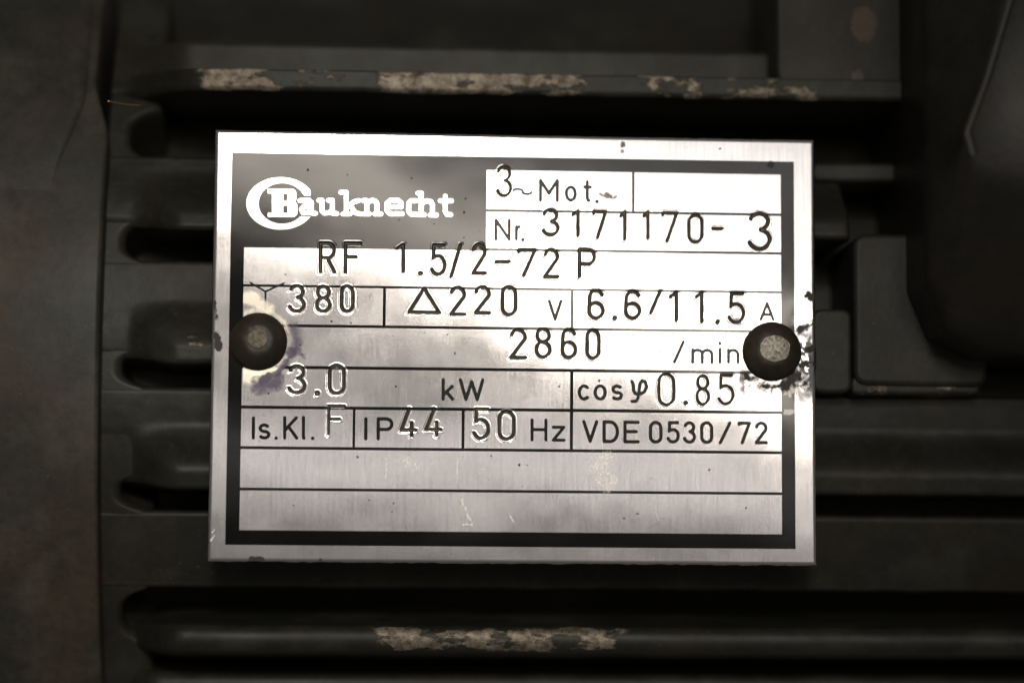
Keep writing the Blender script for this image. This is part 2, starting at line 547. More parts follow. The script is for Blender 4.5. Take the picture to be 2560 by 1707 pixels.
PRINTS = [
    ('printed tilde', .32, [('tilde', 'B', 213, 352, 450, 502)]),
    ('printed Mot.', .44, [('M', 'B', 393, 527, 393, 547), ('o', 'B', 566, 647, 438, 547), ('t', 'B', 688, 748, 403, 550), ('.', 'B', 773, 790, 537, 554)]),
    ('printed Nr.', .44, [('N', 'B', 95, 206, 658, 807), ('r', 'B', 232, 277, 703, 807), ('.', 'B', 278, 295, 792, 809)]),
    ('printed V', .42, [('V', 'B', 452, 551, 1198, 1342)]),
    ('printed A', .42, [('A', 'B', 1866, 1970, 1213, 1342)]),
    ('printed star connection sign', .26, [('Y', 'A', 362, 622, 1187, 1398)]),
    ('printed /min', .45, [('/', 'D', 1210, 1295, 280, 443), ('m', 'D', 1337, 1495, 335, 447), ('i', 'D', 1526, 1552, 288, 447), ('n', 'D', 1588, 1678, 337, 447)]),
    ('printed kW', .46, [('k', 'C', 1772, 1866, 572, 738), ('W', 'C', 1898, 2088, 572, 740)]),
    ('printed cos phi', .46, [('c', 'D', 543, 632, 588, 703), ('o', 'D', 654, 748, 588, 703), ('s', 'D', 775, 863, 588, 703), ('phi', 'D', 910, 1040, 550, 722)]),
    ('printed Is.Kl.', .44, [('I', 'C', 380, 402, 852, 1022), ('s', 'C', 425, 518, 902, 1022), ('.', 'C', 547, 570, 1000, 1023), ('K', 'C', 609, 722, 850, 1022), ('l', 'C', 746, 775, 848, 1024), ('.', 'C', 816, 838, 1002, 1024)]),
    ('printed IP', .46, [('I', 'C', 1203, 1230, 858, 1028), ('P', 'C', 1295, 1420, 858, 1028)]),
    ('printed Hz', .42, [('H', 'D', 213, 332, 828, 988), ('z', 'D', 362, 458, 878, 990)]),
    ('printed VDE 0530/72', .46, [('V', 'D', 575, 688, 838, 998), ('D', 'D', 717, 834, 840, 1000), ('E', 'D', 863, 978, 842, 1002), ('0', 'D', 1042, 1138, 844, 1004), ('5', 'D', 1168, 1260, 845, 1004),
                                  ('3', 'D', 1282, 1373, 846, 1004), ('0', 'D', 1400, 1493, 846, 1006), ('/', 'D', 1530, 1620, 847, 1010), ('7', 'D', 1662, 1758, 848, 1008), ('2', 'D', 1782, 1875, 848, 1008)]),
]
HW = 0.275       # half width of a stamped stroke
LIP = 0.30
for k, (key, it) in enumerate(STAMPS):
    STAMPS[k] = (key, it, strokes(it, 0.56))


# ------------------------------------------------------------------ the shape of the plate's face
RIV = [(-42.3, 0.45, 4.75), (42.65, -0.2, 4.95)]
PW, PH = 100.0, 71.05


def plate_h(x, z):
    """height of the face (towards the camera, mm): slightly wavy sheet pulled in at the rivets"""
    h = 0.05*np.sin(x*0.055+0.6)*np.cos(z*0.06-0.2)
    h = h+0.10*(fbm(x*0.045+3.3, z*0.05+1.2, 5, 2)-0.5)
    h = h+0.021*(fbm(x*0.13+3.3, z*0.15+1.2, 9, 2)-0.5)
    for rx, rz, rr in RIV:
        d = np.hypot(x-rx, z-rz)
        h = h-0.10*np.exp(-(d/7.0)**2)
    d = np.hypot((x-48.3)/1.6, (z+1.8)/4.2)
    h = h+0.25*np.exp(-d*d)*(0.6+1.2*fbm(x*0.9, z*0.7, 21, 3))-0.10*np.exp(-(np.hypot((x-47.5)/2.2, (z-4.5)/2.5))**2)
    return h


def edge_roll(x, z):
    e = np.minimum(PW/2-np.abs(x), PH/2-np.abs(z))
    return -0.28*(1-np.clip(e/0.45, 0, 1))**2


def stamp_profile(d, hw=HW):
    t = np.clip(d/hw, 0, 1)
    g = -0.17*(1-t)*(1-0.25*t)
    u = np.clip((d-hw*0.85)/(LIP+hw*.15), 0, 1)
    return g+0.009*np.sin(u*math.pi)**2


# ------------------------------------------------------------------ the motor
motor = empty('electric_motor', (0, 60, -60), 'dark grey painted ribbed motor housing behind the metal plate', 'motor')
rng = random.Random(4)


def rounded_prism(name, pts, Y0, Y1, r, mat, parent, wearf=None, seg=5, ysteps=6, sub=3.0, tilt=None, smooth=True):
    """prism with outline pts [(x,z)] mm (counter-clockwise seen from the camera), front at Y0 with rounded front edge r, back at Y1"""
    pts = [np.array(p, float) for p in pts]
    n = len(pts)
    ring, nor = [], []
    for i in range(n):                       # round the outline's corners and subdivide
        p0, p1, p2 = pts[i-1], pts[i], pts[(i+1) % n]
        a, c = p0-p1, p2-p1
        la, lc = np.linalg.norm(a), np.linalg.norm(c)
        rr = min(r*2.6, la*0.4, lc*0.4)
        s, e = p1+a/la*rr, p1+c/lc*rr
        for k in range(5):
            t = k/4
            ring.append((1-t)**2*s+2*t*(1-t)*p1+t*t*e)
        q0, q1 = e, p2-(p2-p1)/lc*min(r*2.6, lc*0.4)
        m_ = int(np.linalg.norm(q1-q0)/sub)
        for k in range(1, m_):
            ring.append(q0+(q1-q0)*k/m_)
    ring = np.array(ring)
    nxt, prv = np.roll(ring, -1, 0), np.roll(ring, 1, 0)
    t = nxt-prv
    t /= np.maximum(np.linalg.norm(t, axis=1, keepdims=True), 1e-9)
    nout = np.stack([t[:, 1], -t[:, 0]], 1)
    layers = []
    layers.append((ring, Y1))
    layers.append((ring, (Y0+r*3+Y1)/2 if Y1 > Y0+r*3 else Y0+r*1.5))
    for k in range(seg+1):
        a = math.pi/2*k/seg
        layers.append((ring-nout*r*(1-math.cos(a)), Y0+r*(1-math.sin(a))))
    layers.append((ring-nout*r*1.15, Y0-0.004))
    layers.append((ring-nout*r*1.25, Y0-0.004))
    V, nr = [], len(ring)
    for rg, y in layers:
        for p in rg:
            V.append((p[0], y+(tilt(p[0], p[1]) if tilt else 0), p[1]))
    F = []
    for L in range(len(layers)-1):
        for i in range(nr):
            j = (i+1) % nr
            F.append((L*nr+i, L*nr+j, (L+1)*nr+j, (L+1)*nr+i))
    base = (len(layers)-1)*nr
    F.append(tuple(range(base, base+nr)))
    V = np.array(V)
    wear = wearf(V) if wearf else np.zeros(len(V))
    return make(name, V, F, mat, parent, smooth, attrs={'wear': wear})


def rect(u0, v0, u1, v1, Y):
    return [P(u0, v1, Y), P(u1, v1, Y), P(u1, v0, Y), P(u0, v0, Y)]


def cyl_part(name, x0, x1, R, axisY, mat, a0=-62, a1=62, na=120, nx=10, edge=None, rnd=1.2, thick=None):
    """front part of a barrel about the motor's axis (parallel to x); edge(z)->extra x on the right side"""
    V = []
    A = np.radians(np.linspace(a0, a1, na))
    prof = [(0.0, 0.0)]
    us = list(np.linspace(0, 1, nx))
    rows = []
    for a in A:
        z = R*math.sin(a)
        xe = x1+(edge(z) if edge else 0)
        row = [(x0+(xe-rnd-x0)*u, R) for u in us]
        for k in range(1, 6):
            t = math.pi/2*k/5
            row.append((xe-rnd+rnd*math.sin(t), R-rnd*(1-math.cos(t))))
        row.append((xe, R-(thick or 30)))
        rows.append([(x, axisY-r*math.cos(a), r*math.sin(a)) for x, r in row])
    nv = len(rows[0])
    V = np.array([p for r_ in rows for p in r_])
    return make(name, V, grid_faces(na, nv, flip=True), mat, motor, True, attrs={'wear': np.zeros(len(V))})


AXY = 112.0
padY = 8.5
xr0 = P(256, 853, 8)[0]
xr1 = P(304, 853, 8)[0]
gap_top = (P(300, 245, 8)[1], P(300, 385, 8)[1])
gap_bot = (P(300, 1472, 8)[1], P(300, 1615, 8)[1])


gaps = [gap_top, gap_bot]+[(P(300, va, 8)[1], P(300, vb, 8)[1]) for va, vb in ((536, 656), (870, 970), (1182, 1277))]


def scallop(z):
    e = 5.0
    for za, zb in gaps:
        t = (2*z-za-zb)/(za-zb)
        if abs(t) < 1.0:
            e = 5.0*abs(t)**3
    return e


cyl_part('housing_barrel', -75, 190, 89.0, AXY, M['paint'], -75, 75, 60, 12)
cyl_part('flange_ring', xr0-0.4, xr1, AXY-padY, AXY, M['paint'], -40, 40, 420, 6, scallop, 1.6, 24)

# raised land that carries the plate
LR = AXY-padY


def wide_fin(xa, xb, zt, zb_, R, lip, ramp_x, spans=(), amt=0.5, r=0.9, nz=46, nx=190, fall=9.0, plate_w=2.6, seed=1, flat=None, lift=2.3):
    """broad cast rib: face curved like the barrel, swelling to a lip of height `lip` along its lower edge; walls run back to the barrel"""
    xs = np.concatenate([np.linspace(xa, xb-r, nx), [xb-r+r*math.sin(math.pi/2*j/5) for j in range(1, 6)], [xb]])
    drop = np.concatenate([np.zeros(nx), [r*(1-math.cos(math.pi/2*j/5)) for j in range(1, 6)], [99.0]])
    ramp_ = sstep(ramp_x[0], ramp_x[1], xs)
    blend_ = sstep(xa, xa+14.0, xs)
    zs = np.linspace(zb_+r, zt-r, nz)
    rows = []

    def face(z):
        base = AXY-math.sqrt(R*R-z*z)
        if flat is not None:
            base = base+(flat-base)*blend_
        sh = 1-float(sstep(zb_+plate_w, zb_+plate_w+fall, np.array(float(z))))
        rough = 0.45*(fbm(xs*0.10, xs*0+z*0.12, seed, 4)-0.5)
        return base-lip*sh*ramp_+rough, sh
    y, sh = face(zs[0])
    rows.append((np.full_like(xs, zb_), np.full_like(xs, 36.0), 0.0))
    for k in range(6):
        t = math.pi/2*k/5
        rows.append((np.full_like(xs, zb_+r*(1-math.cos(t))), y+r*(1-math.sin(t)), 0.6+0.08*k))
    for z in zs[1:-1]:
        y, sh = face(z)
        rows.append((np.full_like(xs, z), y, sh))
    y, sh = face(zs[-1])
    for k in range(6):
        t = math.pi/2*(1-k/5)
        rows.append((np.full_like(xs, zt-r*(1-math.cos(t))), y+r*(1-math.sin(t)), 0.0))
    rows.append((np.full_like(xs, zt), np.full_like(xs, 36.0), 0.0))
    wx = np.zeros_like(xs)
    for x0, x1, lo in spans:
        wx = np.maximum(wx, lo*np.clip((np.minimum(xs-x0, x1-xs)+2.0)/7.0, 0, 1))
    edge = 0.25*(fbm(xs*0.2, xs*0+seed, seed+3, 3)-0.5)
    V, Wr = [], []
    for z, y, sh in rows:
        yy = np.where(drop > 50, 36.5, y+np.minimum(drop, 20))
        zz = z+edge*(sh > 0.3)+(lift*(1-ramp_)*min(sh, 1.0) if lip > 0 else 0)
        V.append(np.stack([xs, yy, zz], 1))
        Wr.append(wx*float(sstep(0.35, 0.9, np.array(float(sh))))*amt)
    return make('cooling_fin', np.concatenate(V), grid_faces(len(rows), len(xs), flip=True), M['paint'], motor, True, attrs={'wear': np.concatenate(Wr)})


def ZL(v, Y):
    return P(400, v, Y)[1]


xl = xr0-0.45
nose = (P(318, 600, 6)[0], P(455, 600, 4)[0])
wide_fin(xl, P(2120, 500, 6)[0], ZL(389, 13), ZL(574, 4), LR+0.06, 6.6, nose, [(P(418, 550, 3)[0], P(452, 550, 3)[0], .8), (P(482, 550, 3)[0], P(515, 550, 3)[0], .6)], 0.5, seed=11)
wide_fin(xl, P(2032, 900, 6)[0], ZL(652, 10), ZL(909, 3), LR+0.06, 6.4, nose, [(P(465, 890, 3)[0], P(505, 890, 3)[0], .75)], 0.5, seed=12)
wide_fin(xl, 130, ZL(966, 8), ZL(1222, 4), LR+0.06, 6.0, nose, [(P(465, 1205, 3)[0], P(515, 1205, 3)[0], .8)], 0.5, seed=13)
wide_fin(xl, 130, ZL(1273, 10), ZL(1468, 17), LR+0.06, 0.0, nose, seed=14)


def fin(z, th, Yc, Yb, xn, xc, xe, wear_spans=(), amt=0.62, slope=0.10, nx=220):
    """one cast rib along x: crest centre height z, crest thickness th, crest depth Yc, foot depth Yb; nose rises between xn and xc"""
    xs = np.linspace(xn, xe, nx)
    V, Wr = [], []
    for x in xs:
        t = min(max((x-xn)/(xc-xn), 0), 1)
        s_ = 0.55*math.sqrt(max(1-(1-t)**2, 0))+0.45*(t*t*(3-2*t))
        yc = Yb-(Yb-Yc)*s_
        tw = min(max((x-xn)/((xc-xn)*0.42), 0.02), 1)
        wth = th*(0.25+0.75*math.sqrt(1-(1-tw)**2))/2
        hgt = Yb-yc
        wob = 0.5*(float(fbm(np.array(x*0.11), np.array(z*0.31), 31, 4))-0.5)
        prof = []
        r = min(wth*0.9, max(hgt*0.5, 0.05))
        for sgn in (-1, 1):
            side = [(sgn*(wth+slope*(hgt+3)+1.2), Yb+3), (sgn*(wth+slope*hgt*0.8), yc+hgt*0.8), (sgn*(wth+slope*hgt*0.4), yc+hgt*0.4)]
            for k in range(6):
                a = math.pi/2*k/5
                side.append((sgn*(wth-r*(1-math.cos(a))), yc+r*(1-math.sin(a))))
            prof += side if sgn < 0 else side[::-1]
        for dz, y in prof:
            V.append((x, y+wob*(1 if y < yc+2 else 0.3), z+dz+wob*0.5))
            w = 0.0
            for (x0, x1, lo) in wear_spans:
                e = min(1.0, max(0, min(x-x0, x1-x)+2.0)/9.0)
                w = max(w, e*lo)
            cre = 1-min(max((y-yc-0.5)/1.6, 0), 1)
            Wr.append(w*cre*amt)
    nv = len(V)//nx
    F = grid_faces(nx, nv, flip=True)
    F.append(tuple(range(nv)))
    F.append(tuple(reversed(range((nx-1)*nv, nx*nv))))
    return make('cooling_fin', np.array(V), F, M['paint'], motor, True, attrs={'wear': np.array(Wr)})


def X(u, Y=6):
    return P(u, 200, Y)[0]


# top rib, worn to bare metal along its crest
wide_fin(xl, X(2320), P(400, 104, 17)[1], P(400, 224, 6)[1], LR+0.06, 10.5, (X(300, 14), X(520, 8)),
         [(X(455), X(725), 1.0), (X(905), X(1500), 1.0), (X(1570), X(1690), 1.0), (X(1760), X(1900), .95), (X(1960), X(2062), 1.0), (X(2120), X(2165), .75), (X(700), X(920), .55), (X(1680), X(2000), .6)],
         0.66, 1.0, fall=1.5, plate_w=3.6, seed=15, flat=16.0, lift=1.2)
# lower rib, worn in the middle
fin(P(1280, 1598, 6)[1], 4.4, 6.5, 33, X(300), X(480), 130,
    [(X(474), X(504), .8), (X(900), X(1640), 1.0), (X(650), X(680), .7), (X(2150), X(2180), .6)], 0.52)
fin(P(1280, 1715, 18)[1], 4.6, 19.0, 33, X(300, 14), X(420, 14), 130, [], 0, 0.12)

# end shield on the left with its bolt lug
def shield_edge(z):
    return -2.7*float(sstep(P(230, 345, 6)[1], P(230, 165, 6)[1], np.array(float(z))))


es = cyl_part('end_shield', -190, P(247, 853, 3)[0], 108.5, AXY, M['shield'], -44, 44, 200, 30, shield_edge, 0.9, 24)
lug_rows = []
for k in range(60):                                     # the lug melts into the shield at its lower end
    v = -250+(760+250)*k/59
    z = P(100, v, 0)[1]
    Ysh = AXY-math.sqrt(max(108.5**2-z*z, 1))
    m_ = float(sstep(120, 700, np.array(float(v))))
    y0 = Ysh-1.0*(1-m_)+0.6*m_
    xe = P(198-60*float(sstep(175, 450, np.array(float(v)))), v, 0)[0]
    row = [(-190+(xe-1.8+190)*t, y0, z) for t in np.linspace(0, 1, 14)]
    for j in range(1, 7):
        t = math.pi/2*j/6
        row.append((xe-1.8+1.8*math.sin(t), y0+1.8*(1-math.cos(t)), z))
    row.append((xe, y0+26, z))
    lug_rows.append(row)
V = np.array([p for r_ in lug_rows for p in r_])
lug = make('bolt_lug', V, grid_faces(len(lug_rows), len(lug_rows[0])), M['shield'], es, True, attrs={'wear': np.zeros(len(V))})

# right side: strap, boss and terminal housing
strapY = 6.2
strap = rounded_prism('strap', [P(1941, 214, strapY), P(2282, 216, strapY), P(2278, -160, strapY), P(1936, -160, strapY)], strapY, 34, 0.9, M['paint'], motor,
                      lambda V: 0.0*V[:, 0])
chipx, chipz = P(2158, 62, strapY)


def blob(name, cx, cz, rx, rz, Y, mat, parent, seed, amp=0.35, cell=0.12, dome=0.0):
    xs = np.arange(cx-rx*1.6, cx+rx*1.6, cell)
    zs = np.arange(cz-rz*1.6, cz+rz*1.6, cell)
    Xg, Zg = np.meshgrid(xs, zs, indexing='ij')
    f = np.hypot((Xg-cx)/rx, (Zg-cz)/rz)-1+amp*2*(fbm(Xg*2.2/rx, Zg*2.2/rz, seed, 3)-0.5)
    V, F = msq(xs, zs, f)
    ff = np.hypot((V[:, 0]-cx)/rx, (V[:, 1]-cz)/rz)
    return make(name, np.stack([V[:, 0], Y-dome*np.clip(1-ff, 0, 1), V[:, 1]], 1), F, mat, parent, True, attrs={'fade': np.clip(1.2-ff, 0, 1)*0.5, 'wear': np.ones(len(V))})


blob('paint_chip', chipx, chipz, 2.3, 2.9, strapY-0.03, M['chip'], strap, 3, 0.3)
cx_, cz_ = P(2142, 190, strapY)
blob('paint_chip', cx_, cz_, 1.1, 1.0, strapY-0.35, M['chip'], strap, 8, 0.5)

bossY = 2.5
rounded_prism('boss', [P(2136, 962, bossY), P(2470, 968, bossY), P(2470, 585, bossY), P(2134, 585, bossY)], bossY, 34, 0.9, M['paint'], motor, seg=4)
rounded_prism('boss_step', rect(2030, 772, 2131, 983, bossY+.7), bossY+.7, 34, 0.7, M['paint'], motor, seg=4)
rounded_prism('boss_lip', rect(2128, 940, 2452, 986, bossY+.9), bossY+.9, 34, 0.6, M['paint'], motor, lambda V: 0.36+0*V[:, 0], seg=4)
rounded_prism('boss_ledge', [P(2030, 455, 12), P(2340, 458, 12), P(2340, 408, 12), P(2030, 405, 12)], 12, 34, 0.8, M['paint'], motor)

# terminal housing: faceted casting standing out towards the viewer
tY0, tY1 = -26.0, 8.0
inner = [(2416, 330), (2440, 372), (2640, 470), (3100, 560), (3100, -200), (2580, -200)]
outer = [(2318, 690), (2352, 800), (2450, 872), (3100, 900), (3100, -200), (2318, -200)]
inner = [(2412, 345), (2432, 385), (2500, 425), (3000, 560), (3000, -260), (2590, -260)]
outer = [(2322, 700), (2372, 822), (2480, 878), (3000, 900), (3000, -260), (2312, -260)]
V, n = [], len(inner)


def ringpts(poly, Y, sub=6):
    out = []
    pts = [np.array(P(u, v, Y)) for u, v in poly]
    for i in range(len(pts)):
        a, c = pts[i], pts[(i+1) % len(pts)]
        for k in range(sub):
            out.append(a+(c-a)*k/sub)
    return np.array(out)


RI, RO = ringpts(inner, tY0), ringpts(outer, -14)
nr = len(RI)
layers = [(RO, 34.0), (RO, -10.0)]
for k in range(0, 9):
    t = k/8
    bulge = math.sin(t*math.pi)*1.2
    layers.append((RO*(1-t)+RI*t, -12+(tY0+12)*t-bulge))
for rg, y in layers:
    V += [(p[0], y, p[1]) for p in rg]
F = []
for L in range(len(layers)-1):
    for i in range(nr):
        j = (i+1) % nr
        F.append((L*nr+i, L*nr+j, (L+1)*nr+j, (L+1)*nr+i))
F.append(tuple(range((len(layers)-1)*nr, len(layers)*nr)))
tb = make('terminal_housing', np.array(V), F, M['blackpaint'], motor, True, attrs={'wear': np.zeros(len(V))})

# raised bead added along the casting's edge to catch a highlight
bead = [P(2600, -260, tY0), P(2528, 0, tY0), P(2470, 195, tY0), P(2420, 330, tY0), P(2436, 388, tY0)]
V, na, ns = [], 10, 40
for k in range(ns):
    t = k/(ns-1)*(len(bead)-1)
    i = min(int(t), len(bead)-2)
    f_ = t-i
    x, z = bead[i][0]*(1-f_)+bead[i+1][0]*f_, bead[i][1]*(1-f_)+bead[i+1][1]*f_
    for j in range(na):
        a = 2*math.pi*j/na
        V.append((x+1.0*math.cos(a), tY0+0.3+0.45*math.sin(a), z+0.25*math.cos(a)))
make('highlight_bead', np.array(V), grid_faces(ns, na, True), M['blackpaint'], tb, True, attrs={'wear': np.full(len(V), 0.12)})

# ------------------------------------------------------------------ the name plate
plate = empty('name_plate', (0, 0.9, -PH/2), 'brushed aluminium motor rating plate with black print and stamped figures', 'nameplate')
FX0, FX1, FZ0, FZ1 = -47.15, 46.5, -32.8, 31.75         # black frame, outside
CX0, CX1, CZ0, CZ1 = -44.9, 44.25, -30.4, 29.52         # cells
HX = -5.0                                               # right end of the logo panel
LN = {'L1': (22.53, 22.97), 'L2': (16.02, 16.46), 'L3': (9.52, 9.92), 'L4': (2.92, 3.39), 'L5': (-3.97, -3.45), 'L6': (-10.57, -10.05), 'L7': (-17.2, -16.7), 'L8': (-23.95, -23.48)}
VL = {'V1': (19.27, 19.68, 'L1', None), 'V2': (-21.97, -21.47, 'L4', 'L3'), 'V3': (9.09, 9.6, 'L4', 'L3'), 'V4': (9.06, 9.59, 'L6', 'L5'),
      'V5': (-26.68, -26.25, 'L7', 'L6'), 'V6': (-8.8, -8.3, 'L7', 'L6'), 'V7': (9.06, 9.59, 'L7', 'L6')}


def subdiv(bounds, step):
    b_ = sorted(set(round(v, 4) for v in bounds))
    out = [b_[0]]
    for a, c in zip(b_[:-1], b_[1:]):
        k = max(1, int(math.ceil((c-a)/step)))
        out += [a+(c-a)*i/k for i in range(1, k+1)]
    return np.array(out)


bx_ = [-PW/2, -PW/2+.15, -PW/2+.3, -PW/2+.45, PW/2, PW/2-.15, PW/2-.3, PW/2-.45, FX0, FX1, CX0, CX1, HX]+[v for k in VL.values() for v in k[:2]]
bz_ = [-PH/2, -PH/2+.15, -PH/2+.3, -PH/2+.45, PH/2, PH/2-.15, PH/2-.3, PH/2-.45, FZ0, FZ1, CZ0, CZ1]+[v for k in LN.values() for v in k]
gx, gz = subdiv(bx_, 0.2), subdiv(bz_, 0.2)
XX, ZZ = np.meshgrid(gx, gz, indexing='ij')
HH = plate_h(XX, ZZ)+edge_roll(XX, ZZ)
for key, it, polys in STAMPS:                            # sink the sheet under every stamped stroke
    ap = np.array([p for pl in polys for p in pl])
    i0, i1 = np.searchsorted(gx, ap[:, 0].min()-1.2), np.searchsorted(gx, ap[:, 0].max()+1.2)
    j0, j1 = np.searchsorted(gz, ap[:, 1].min()-1.2), np.searchsorted(gz, ap[:, 1].max()+1.2)
    hw = HW*THIN.get(key, 1)
    d = seg_dist(XX[i0:i1, j0:j1], ZZ[i0:i1, j0:j1], polys)
    HH[i0:i1, j0:j1] -= 0.36*(1-sstep(hw-0.15, hw+0.10, d))
# cut edges are never quite straight
ex = np.zeros_like(XX)
ez = np.zeros_like(XX)
ez[:, 0] = 0.22*(fbm(gx*0.9, gx*0, 41, 3)-0.5)+0.10*np.exp(-((gx+42.5)/1.1)**4)*5*(fbm(gx*1.6, gx*0+3, 4, 2))
ez[:, -1] = 0.14*(fbm(gx*0.7, gx*0, 43, 3)-0.5)
ex[0, :] = 0.14*(fbm(gz*0.8, gz*0, 45, 3)-0.5)
ex[-1, :] = 0.18*(fbm(gz*1.1, gz*0, 47, 3)-0.5)
XV, ZV = XX+ex, ZZ+ez
nxg, nzg = XX.shape
xc, zc = (gx[:-1]+gx[1:])/2, (gz[:-1]+gz[1:])/2
XCc, ZCc = np.meshgrid(xc, zc, indexing='ij')


def region(XC, ZC):
    """0 bare metal, 1 black frame and logo panel, 2.. ruled lines"""
    r = np.zeros(XC.shape, int)
    fr = (XC > FX0) & (XC < FX1) & (ZC > FZ0) & (ZC < FZ1)
    cell = (XC > CX0) & (XC < CX1) & (ZC > CZ0) & (ZC < CZ1)
    panel = (XC < HX) & (ZC > LN['L2'][0])
    r[fr & (~cell | panel)] = 1
    inn = cell & ~panel
    k = 2
    for a, c in LN.values():
        r[inn & (ZC > a) & (ZC < c)] = k
        k += 1
    for x0, x1, lo, hi in VL.values():
        z0 = LN[lo][1]
        z1 = LN[hi][0] if hi else CZ1
        r[inn & (XC > x0) & (XC < x1) & (ZC > z0) & (ZC < z1)] = k
        k += 1
    return r


REG = region(XCc, ZCc)
allv = np.stack([XV, -HH, ZV], -1).reshape(-1, 3)
ii, jj = np.meshgrid(np.arange(nxg-1), np.arange(nzg-1), indexing='ij')
quad = np.stack([ii*nzg+jj, (ii+1)*nzg+jj, (ii+1)*nzg+jj+1, ii*nzg+jj+1], -1)


def sub_mesh(name, mask, mat, extra=None):
    q = quad[mask]
    used, inv = np.unique(q.ravel(), return_inverse=True)
    v = allv[used]
    f = inv.reshape(-1, 4).tolist()
    if extra:
        v, f = extra(v, f, {int(u): k for k, u in enumerate(used)})
    return make(name, v, f, mat, plate)


def add_sides(v, f, ix):
    """sheared sides and back of the sheet"""
    loop = [i*nzg for i in range(nxg)]+[(nxg-1)*nzg+j for j in range(1, nzg)]+[i*nzg+nzg-1 for i in range(nxg-2, -1, -1)]+[j for j in range(nzg-2, 0, -1)]
    L = [ix[k] for k in loop]
    n0 = len(v)
    back = v[L].copy()
    back[:, 1] = 0.95
    v = np.vstack([v, back])
    m_ = len(L)
    for k in range(m_):
        f.append((L[k], n0+k, n0+(k+1) % m_, L[(k+1) % m_]))
    f.append(tuple(n0+k for k in reversed(range(m_))))
    return v, f


sub_mesh('metal_sheet', REG == 0, M['alu'], add_sides)
sub_mesh('black_frame', REG == 1, M['black'])
for k in range(2, 2+len(LN)+len(VL)):
    sub_mesh('ruled_line', REG == k, M['black'])


def on_plate(V, off):
    return np.stack([V[:, 0], -(plate_h(V[:, 0], V[:, 1])+off), V[:, 1]], 1)


# stamped figures
for key, it, polys in STAMPS:
    hw = HW*THIN.get(key, 1)
    ap = np.array([p for pl in polys for p in pl])
    c = 0.075
    xs = np.arange(ap[:, 0].min()-.8, ap[:, 0].max()+.8, c)
    zs = np.arange(ap[:, 1].min()-.8, ap[:, 1].max()+.8, c)
    Xg, Zg = np.meshgrid(xs, zs, indexing='ij')
    jit = 0.045*(fbm(Xg*1.7, Zg*1.7, 77, 2)-0.5)*2
    d = seg_dist(Xg, Zg, polys)+jit
    V, F = msq(xs, zs, d-(hw+LIP))
    dv = seg_dist(V[:, 0], V[:, 1], polys)+0.045*(fbm(V[:, 0]*1.7, V[:, 1]*1.7, 77, 2)-0.5)*2
    strength = 0.8+0.5*fbm(V[:, 0]*0.35, V[:, 1]*0.35, 12, 2)
    fc = np.array([V[list(f)].mean(0) for f in F])
    fd = seg_dist(fc[:, 0], fc[:, 1], polys)+0.045*(fbm(fc[:, 0]*1.7, fc[:, 1]*1.7, 77, 2)-0.5)*2
    black = region(fc[:, 0], fc[:, 1]) > 0
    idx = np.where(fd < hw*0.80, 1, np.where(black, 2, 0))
    v3 = np.stack([V[:, 0], -(plate_h(V[:, 0], V[:, 1])+0.008+stamp_profile(dv, hw)*strength), V[:, 1]], 1)
    o = make('stamped_figure', v3, F, [M['alu'], M['groove'], M['black']], plate, True, idx)
    o['label'] = STAMP_LABEL[key]

# printed lettering
for lab, w, it in PRINTS:
    w *= 1.22
    polys = strokes(it, w)
    ap = np.array([p for pl in polys for p in pl])
    c = 0.085
    xs = np.arange(ap[:, 0].min()-.6, ap[:, 0].max()+.6, c)
    zs = np.arange(ap[:, 1].min()-.6, ap[:, 1].max()+.6, c)
    Xg, Zg = np.meshgrid(xs, zs, indexing='ij')
    V, F = msq(xs, zs, seg_dist(Xg, Zg, polys)-w/2+0.03*(fbm(Xg*3, Zg*3, 6, 2)-0.5))
    o = make('printed_lettering', on_plate(V, 0.014), F, M['ink'], plate)
    o['label'] = lab

